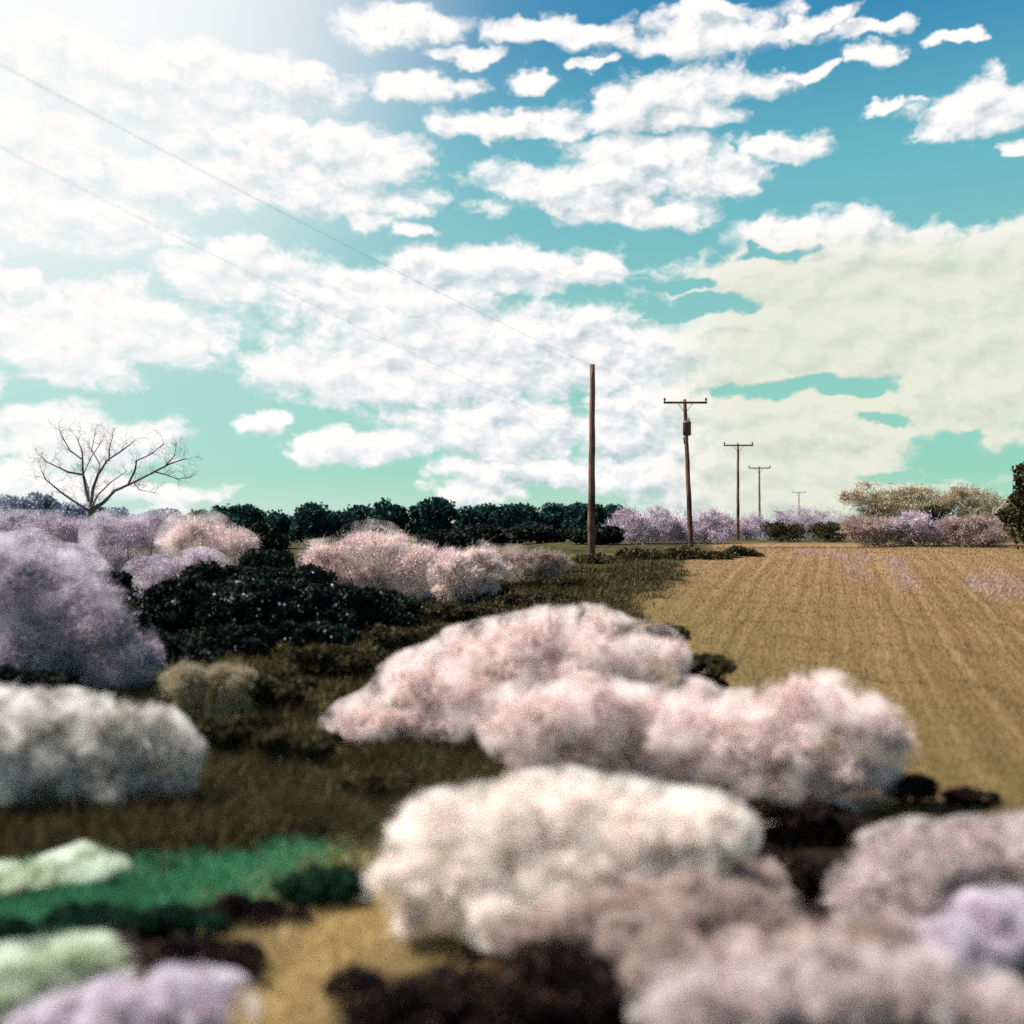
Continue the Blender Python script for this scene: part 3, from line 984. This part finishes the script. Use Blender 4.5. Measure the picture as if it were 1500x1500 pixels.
# ------------------------------------------------------------------ bare tree
def bare_tree():
    rng = np.random.default_rng(5)
    D0 = 45
    b = at(131, 872, D0)
    b.z = gz(b.x, D0)
    root = thing('bare_tree', 'bare leafless tree with spreading crooked limbs above the lilac bushes', 'tree', b)
    def q(x, y, dy=0):
        v = at(x, y, D0 + dy) - b
        return np.array(v)
    tr = [q(131, 876), q(130, 830), q(131, 790), q(133, 755, .1), q(132, 735, .1)]
    tr[0][2] = -.2
    link('trunk', tubes_mesh('trunk', [(tr, [.32, .24, .21, .18, .13])], 10), M_BARK, root)
    limbs = [
        ([q(133, 750), q(110, 733, -.4), q(88, 722, -.8), q(70, 705, -1.2), q(62, 692, -1.4)], .09),
        ([q(132, 745), q(121, 715, .3), q(119, 690, .5), q(117, 662, .7), q(112, 640, .9)], .11),
        ([q(120, 695, .5), q(103, 690, 0), q(85, 684, -.6), q(68, 674, -1.0), q(60, 668, -1.2)], .07),
        ([q(119, 672, .6), q(104, 660, .9), q(95, 645, 1.2), q(88, 630, 1.4)], .06),
        ([q(133, 742), q(138, 715, -.6), q(145, 695, -.9), q(158, 676, -1.4), q(176, 664, -1.8), q(192, 650, -2.1)], .11),
        ([q(142, 702, -.8), q(143, 678, -.3), q(138, 655, .2), q(140, 632, .5)], .06),
        ([q(133, 748), q(150, 735, .4), q(170, 718, .9), q(195, 706, 1.2), q(222, 692, 1.6), q(250, 682, 1.9), q(272, 672, 2.2)], .13),
        ([q(188, 709, 1.1), q(196, 690, .7), q(202, 674, .4), q(222, 664, .1), q(240, 650, -.2)], .08),
        ([q(226, 691, 1.6), q(246, 694, 2.0), q(262, 700, 2.3), q(276, 700, 2.5)], .05),
        ([q(240, 685, 1.8), q(252, 668, 1.5), q(258, 655, 1.4)], .05),
        ([q(160, 675, -1.4), q(158, 655, -1.7), q(166, 636, -1.9)], .05),
        ([q(195, 706, 1.2), q(208, 716, 1.6), q(226, 722, 2.0)], .04),
        ([q(131, 745), q(128, 720, 1.2), q(126, 695, 2.0), q(130, 670, 2.6), q(150, 645, 3.0)], .08),
        ([q(133, 745), q(146, 725, -1.5), q(166, 705, -2.4), q(186, 690, -3.0)], .07)]
    twigs = []

    def grow(p, d, ln, r, lev):
        pts, rad = [p], [r]
        for s in range(3):
            d = d + rng.normal(size=3) * .22 + np.array([0, 0, .05])
            d /= np.linalg.norm(d)
            p = p + d * ln / 3
            pts.append(p)
            rad.append(r * (1 - .27 * (s + 1)))
            if lev < 3 and rng.uniform() < (.95 if lev < 2 else .7):
                e = d + rng.normal(size=3) * .75 + np.array([0, 0, .12])
                e /= np.linalg.norm(e)
                grow(p, e, ln * rng.uniform(.5, .8), r * .62, lev + 1)
        twigs.append((pts, rad))
    for pts, r in limbs:
        m = len(pts)
        pp = [np.array(p) + (rng.normal(size=3) * .07 if 0 < i < m - 1 else 0) for i, p in enumerate(pts)]
        link('limb', tubes_mesh('limb', [(pp, [r * .72 * (1 - .75 * i / (m - 1)) for i in range(m)])], 7), M_BARK, root)
        for i in range(1, m):
            for t in range(3):
                d = pp[i] - pp[i - 1]
                d = d / np.linalg.norm(d) + rng.normal(size=3) * .6 + np.array([0, 0, .15])
                d /= np.linalg.norm(d)
                grow(pp[i] * .7 + pp[i - 1] * .3 if t else pp[i], d, rng.uniform(.3, .62), .011, 0)
    link('twigs', tubes_mesh('twigs', twigs, 4), M_BARK, root)


bare_tree()


# ------------------------------------------------------------------ utility poles and wires
def box_mesh(name, lst):
    V, Fc = [], []
    for (cx, cy, cz), (sx, sy, sz) in lst:
        o = len(V)
        for dx in (-1, 1):
            for dy in (-1, 1):
                for dz in (-1, 1):
                    V.append((cx + dx * sx / 2, cy + dy * sy / 2, cz + dz * sz / 2))
        Fc += [tuple(o + i for i in q) for q in ((0, 1, 3, 2), (4, 6, 7, 5), (0, 4, 5, 1), (2, 3, 7, 6), (0, 2, 6, 4), (1, 5, 7, 3))]
    me = bpy.data.meshes.new(name)
    me.from_pydata(V, [], Fc)
    return me


def lathe_mesh(name, prof, seg=12, centre=(0, 0, 0)):
    V, Fc = [], []
    for r, z in prof:
        for s in range(seg):
            a = 2 * math.pi * s / seg
            V.append((centre[0] + r * math.cos(a), centre[1] + r * math.sin(a), centre[2] + z))
    for i in range(len(prof) - 1):
        for s in range(seg):
            s2 = (s + 1) % seg
            Fc.append((i * seg + s, i * seg + s2, (i + 1) * seg + s2, (i + 1) * seg + s))
    Fc.append(tuple(range(seg))[::-1])
    Fc.append(tuple((len(prof) - 1) * seg + s for s in range(seg)))
    me = bpy.data.meshes.new(name)
    me.from_pydata(V, [], Fc)
    me.shade_smooth()
    return me


def utility_pole(label, topx, topy, botx, depth, arm, mat, transformer=False, rbase=.16, group='utility poles in a row along the field'):
    top = at(topx, topy, depth)
    bx = at(botx, 765, depth).x
    base = Vector((bx, depth, gz(bx, depth)))
    root = thing('utility_pole', label, 'utility pole', base, group)
    h = top.z - base.z
    lx = top.x - bx
    n_ = 14
    pts = [(lx * i / n_ + (.012 * math.sin(i * 1.7)), .01 * math.sin(i * 2.3), -.3 if i == 0 else h * i / n_) for i in range(n_ + 1)]
    link('shaft', tubes_mesh('shaft', [(pts, [rbase * (1 - .36 * i / n_) for i in range(n_ + 1)])], 12), mat, root)
    if arm:
        az_ = h - .22
        fx = lx * .98
        link('crossarm', box_mesh('crossarm', [((fx, -.17, az_), (arm, .10, .12))]), mat, root)
        for s in (-1, 1):
            p0, p1 = (fx + s * .45, -.17, az_ - .06), (fx, -.15, az_ - .62)
            link('brace', tubes_mesh('brace', [([p0, p1], [.018, .018])], 5), M_METAL, root)
            for k in (.95,):
                link('insulator', lathe_mesh('insulator', [(.025, 0), (.03, .05), (.07, .08), (.06, .13), (.075, .15), (.05, .22), (.01, .24)], 10,
                                             (fx + s * arm / 2 * k, -.17, az_ + .06)), M_PORC, root)
    if transformer:
        tz = h - 2.25
        t = link('transformer', lathe_mesh('transformer', [(.20, 0), (.25, .04), (.25, .72), (.26, .74), (.26, .8), (.18, .86), (.05, .9)], 16, (lx * .78 - .02, -.42, tz)), M_METAL, root)
        link('bushing', lathe_mesh('bushing', [(.05, 0), (.06, .06), (.03, .1), (.06, .14), (.02, .24)], 8, (lx * .78 + .1, -.42, tz + .86)), M_PORC, t)
        link('bracket', box_mesh('bracket', [((lx * .78, -.2, tz + .42), (.12, .16, .5))]), M_METAL, root)
        link('cutout', tubes_mesh('cutout', [([(lx * .8 - .12, -.22, tz - .5), (lx * .8 - .2, -.3, tz - .1)], [.04, .05])], 7), M_METAL, root)
    else:
        for s in range(2):
            link('bolt', tubes_mesh('bolt', [([(lx, -.16, h - .5 - .3 * s), (lx, .16, h - .5 - .3 * s)], [.014, .014])], 5), M_METAL, root)
    return root, base, top


pA = utility_pole('tall bare utility pole without crossarm, nearest and blotched brown', 868, 534, 866, 48, 0, M_POLE, rbase=.19)
utility_pole('brown utility pole with crossarm and a transformer hanging below it', 1003, 585, 1012, 60, 2.65, M_POLE, True, .17)
utility_pole('thinner utility pole with crossarm, second of the crossarm poles', 1081, 649, 1081, 87, 2.6, M_POLE, False, .15)
utility_pole('small greyed utility pole with crossarm, third of the crossarm poles', 1112, 683, 1113, 113, 2.5, M_POLE_PALE, False, .15)
utility_pole('tiny faint utility pole with crossarm, the farthest one', 1170, 720, 1171, 220, 3.0, M_POLE_PALE, False, .15)


def wire(label, pts, r):
    me = tubes_mesh('power_line', [(pts, [r] * len(pts))], 5)
    tag(link('power_line', me, M_METAL), label, 'wire', 'power lines crossing the sky')


def span(a, b, sag, k=40):
    return [a.lerp(b, i / k) - Vector((0, 0, sag * 4 * (i / k) * (1 - i / k))) for i in range(k + 1)]


ta = pA[2]
e1 = at(0, 62, 15)
far1 = ta + (e1 - ta) * 1.55
wire('thin black wire running from the top of the armless pole to the upper left', span(Vector((ta.x, ta.y - .2, ta.z - .1)), far1, .35), .0036)
tb = at(868, 640, 48)
e2 = at(0, 186, 15)
far2 = tb + (e2 - tb) * 1.55
wire('lower fainter wire running from the middle of the armless pole to the left', span(Vector((tb.x, tb.y - .2, tb.z)), far2, .35), .0026)


# ------------------------------------------------------------------ grass and stubble (nobody could count it)
def scatter(name, label, weight, x0, x1, y0, y1, count, L, W, mat, seed, lean=.45, rows=False):
    rng = np.random.default_rng(seed)
    # denser near the camera
    u = rng.uniform(0, 1, count * 3)
    y = y0 * (y1 / y0) ** u
    x = rng.uniform(x0, x1, count * 3) * (y / y1 if x0 < -20 or x1 > 20 else 1)
    wgt = weight(x, y)
    keep = rng.uniform(0, 1, len(x)) < wgt
    x, y = x[keep][:count], y[keep][:count]
    if rows:
        r = x - .33 * y
        r = np.round(r / .42) * .42 + rng.normal(size=len(r)) * .05
        x = r + .33 * y
    k = len(x)
    p = np.stack([x, y, ground_z(x, y) - .015], 1)
    d = rng.normal(size=(k, 3)) * lean
    d[:, 2] = 1
    d /= np.linalg.norm(d, axis=1, keepdims=True)
    sc_ = np.sqrt(y / y0)
    me = blades(name, p, d, L * rng.uniform(.4, 1.4, k) * sc_ ** .5, W * rng.uniform(.6, 1.4, k) * sc_, rng)
    o = link(name, me, mat)
    o['kind'] = 'stuff'
    tag(o, label, 'grass')


scatter('rough_grass', 'rough dark olive grass covering the pasture', lambda x, y: (1 - wf(x, y)) * (1 - wverge(x, y)) * (.25 + .75 * sstep(.4, .62, vnoise(x * .55, y * .55, 9))) * sstep(9.2, 10.5, y + np.where(x < -.8, 3, 0)),
        -26, 8, 8.5, 45, 130000, .20, .016, M_ROUGH, 301, .8)
def tussocks():
    rng = np.random.default_rng(77)
    y = 9.5 * (42 / 9.5) ** rng.uniform(size=2600)
    x = rng.uniform(-26, 10, 2600) * np.clip(y / 34, .25, 1)
    ok = (rng.uniform(size=2600) < (1 - wf(x, y)) * (1 - wverge(x, y)) * (1 - wtan(x, y)))
    x, y = x[ok], y[ok]
    big = rng.uniform(.14, .42, len(x))
    m = 90
    dx = rng.normal(size=(len(x), m)) * big[:, None] * .55
    dy = rng.normal(size=(len(x), m)) * big[:, None] * .55
    px, py = (x[:, None] + dx).ravel(), (y[:, None] + dy).ravel()
    d = np.stack([dx.ravel(), dy.ravel(), np.repeat(big, m)], 1) * np.array([1.3, 1.3, 1]) + rng.normal(size=(len(px), 3)) * .1
    d /= np.linalg.norm(d, axis=1, keepdims=True)
    k = len(px)
    me = blades('tussock_grass', np.stack([px, py, ground_z(px, py) - .02], 1), d, np.repeat(big, m) * rng.uniform(.5, 1.2, k), .018 * rng.uniform(.6, 1.5, k), rng)
    o = link('tussock_grass', me, M_ROUGH)
    o['kind'] = 'stuff'
    tag(o, 'clumps of coarse olive grass standing in the dark pasture', 'grass')


tussocks()
scatter('verge_grass', 'vivid green grass of the near left verge', wverge, -8, -.8, 5.2, 11, 80000, .075, .011, M_GRASS, 302, .9)
scatter('dry_grass', 'dry yellow grass strip between verge and creamy bush', wtan, -3.2, 1.2, 5.0, 13.5, 26000, .09, .010, M_DRY, 303, .6)
scatter('stubble', 'golden stubble of the field on the right', wf, -2, 42, 10, 60, 90000, .07, .012, M_STUB, 304, .5, False)
scatter('haze_grass', 'rosy blades laid as a streak of pink haze over the field', lambda x, y: wf(x, y) * np.exp(-(((x - 16.2 - 2.6 * (vnoise(x * .3, y * .2, 3) - .5)) / 2.0) ** 2)) * sstep(.32, .6, vnoise((x - .33 * y) * 1.6, y * .12, 8)) * sstep(29, 36, y) * (1 - sstep(48, 54, y)) * .8,
        10, 20, 26, 56, 34000, .17, .013, M_ROSE, 305, .6)  # pink haze over the field, put into the colour of blades
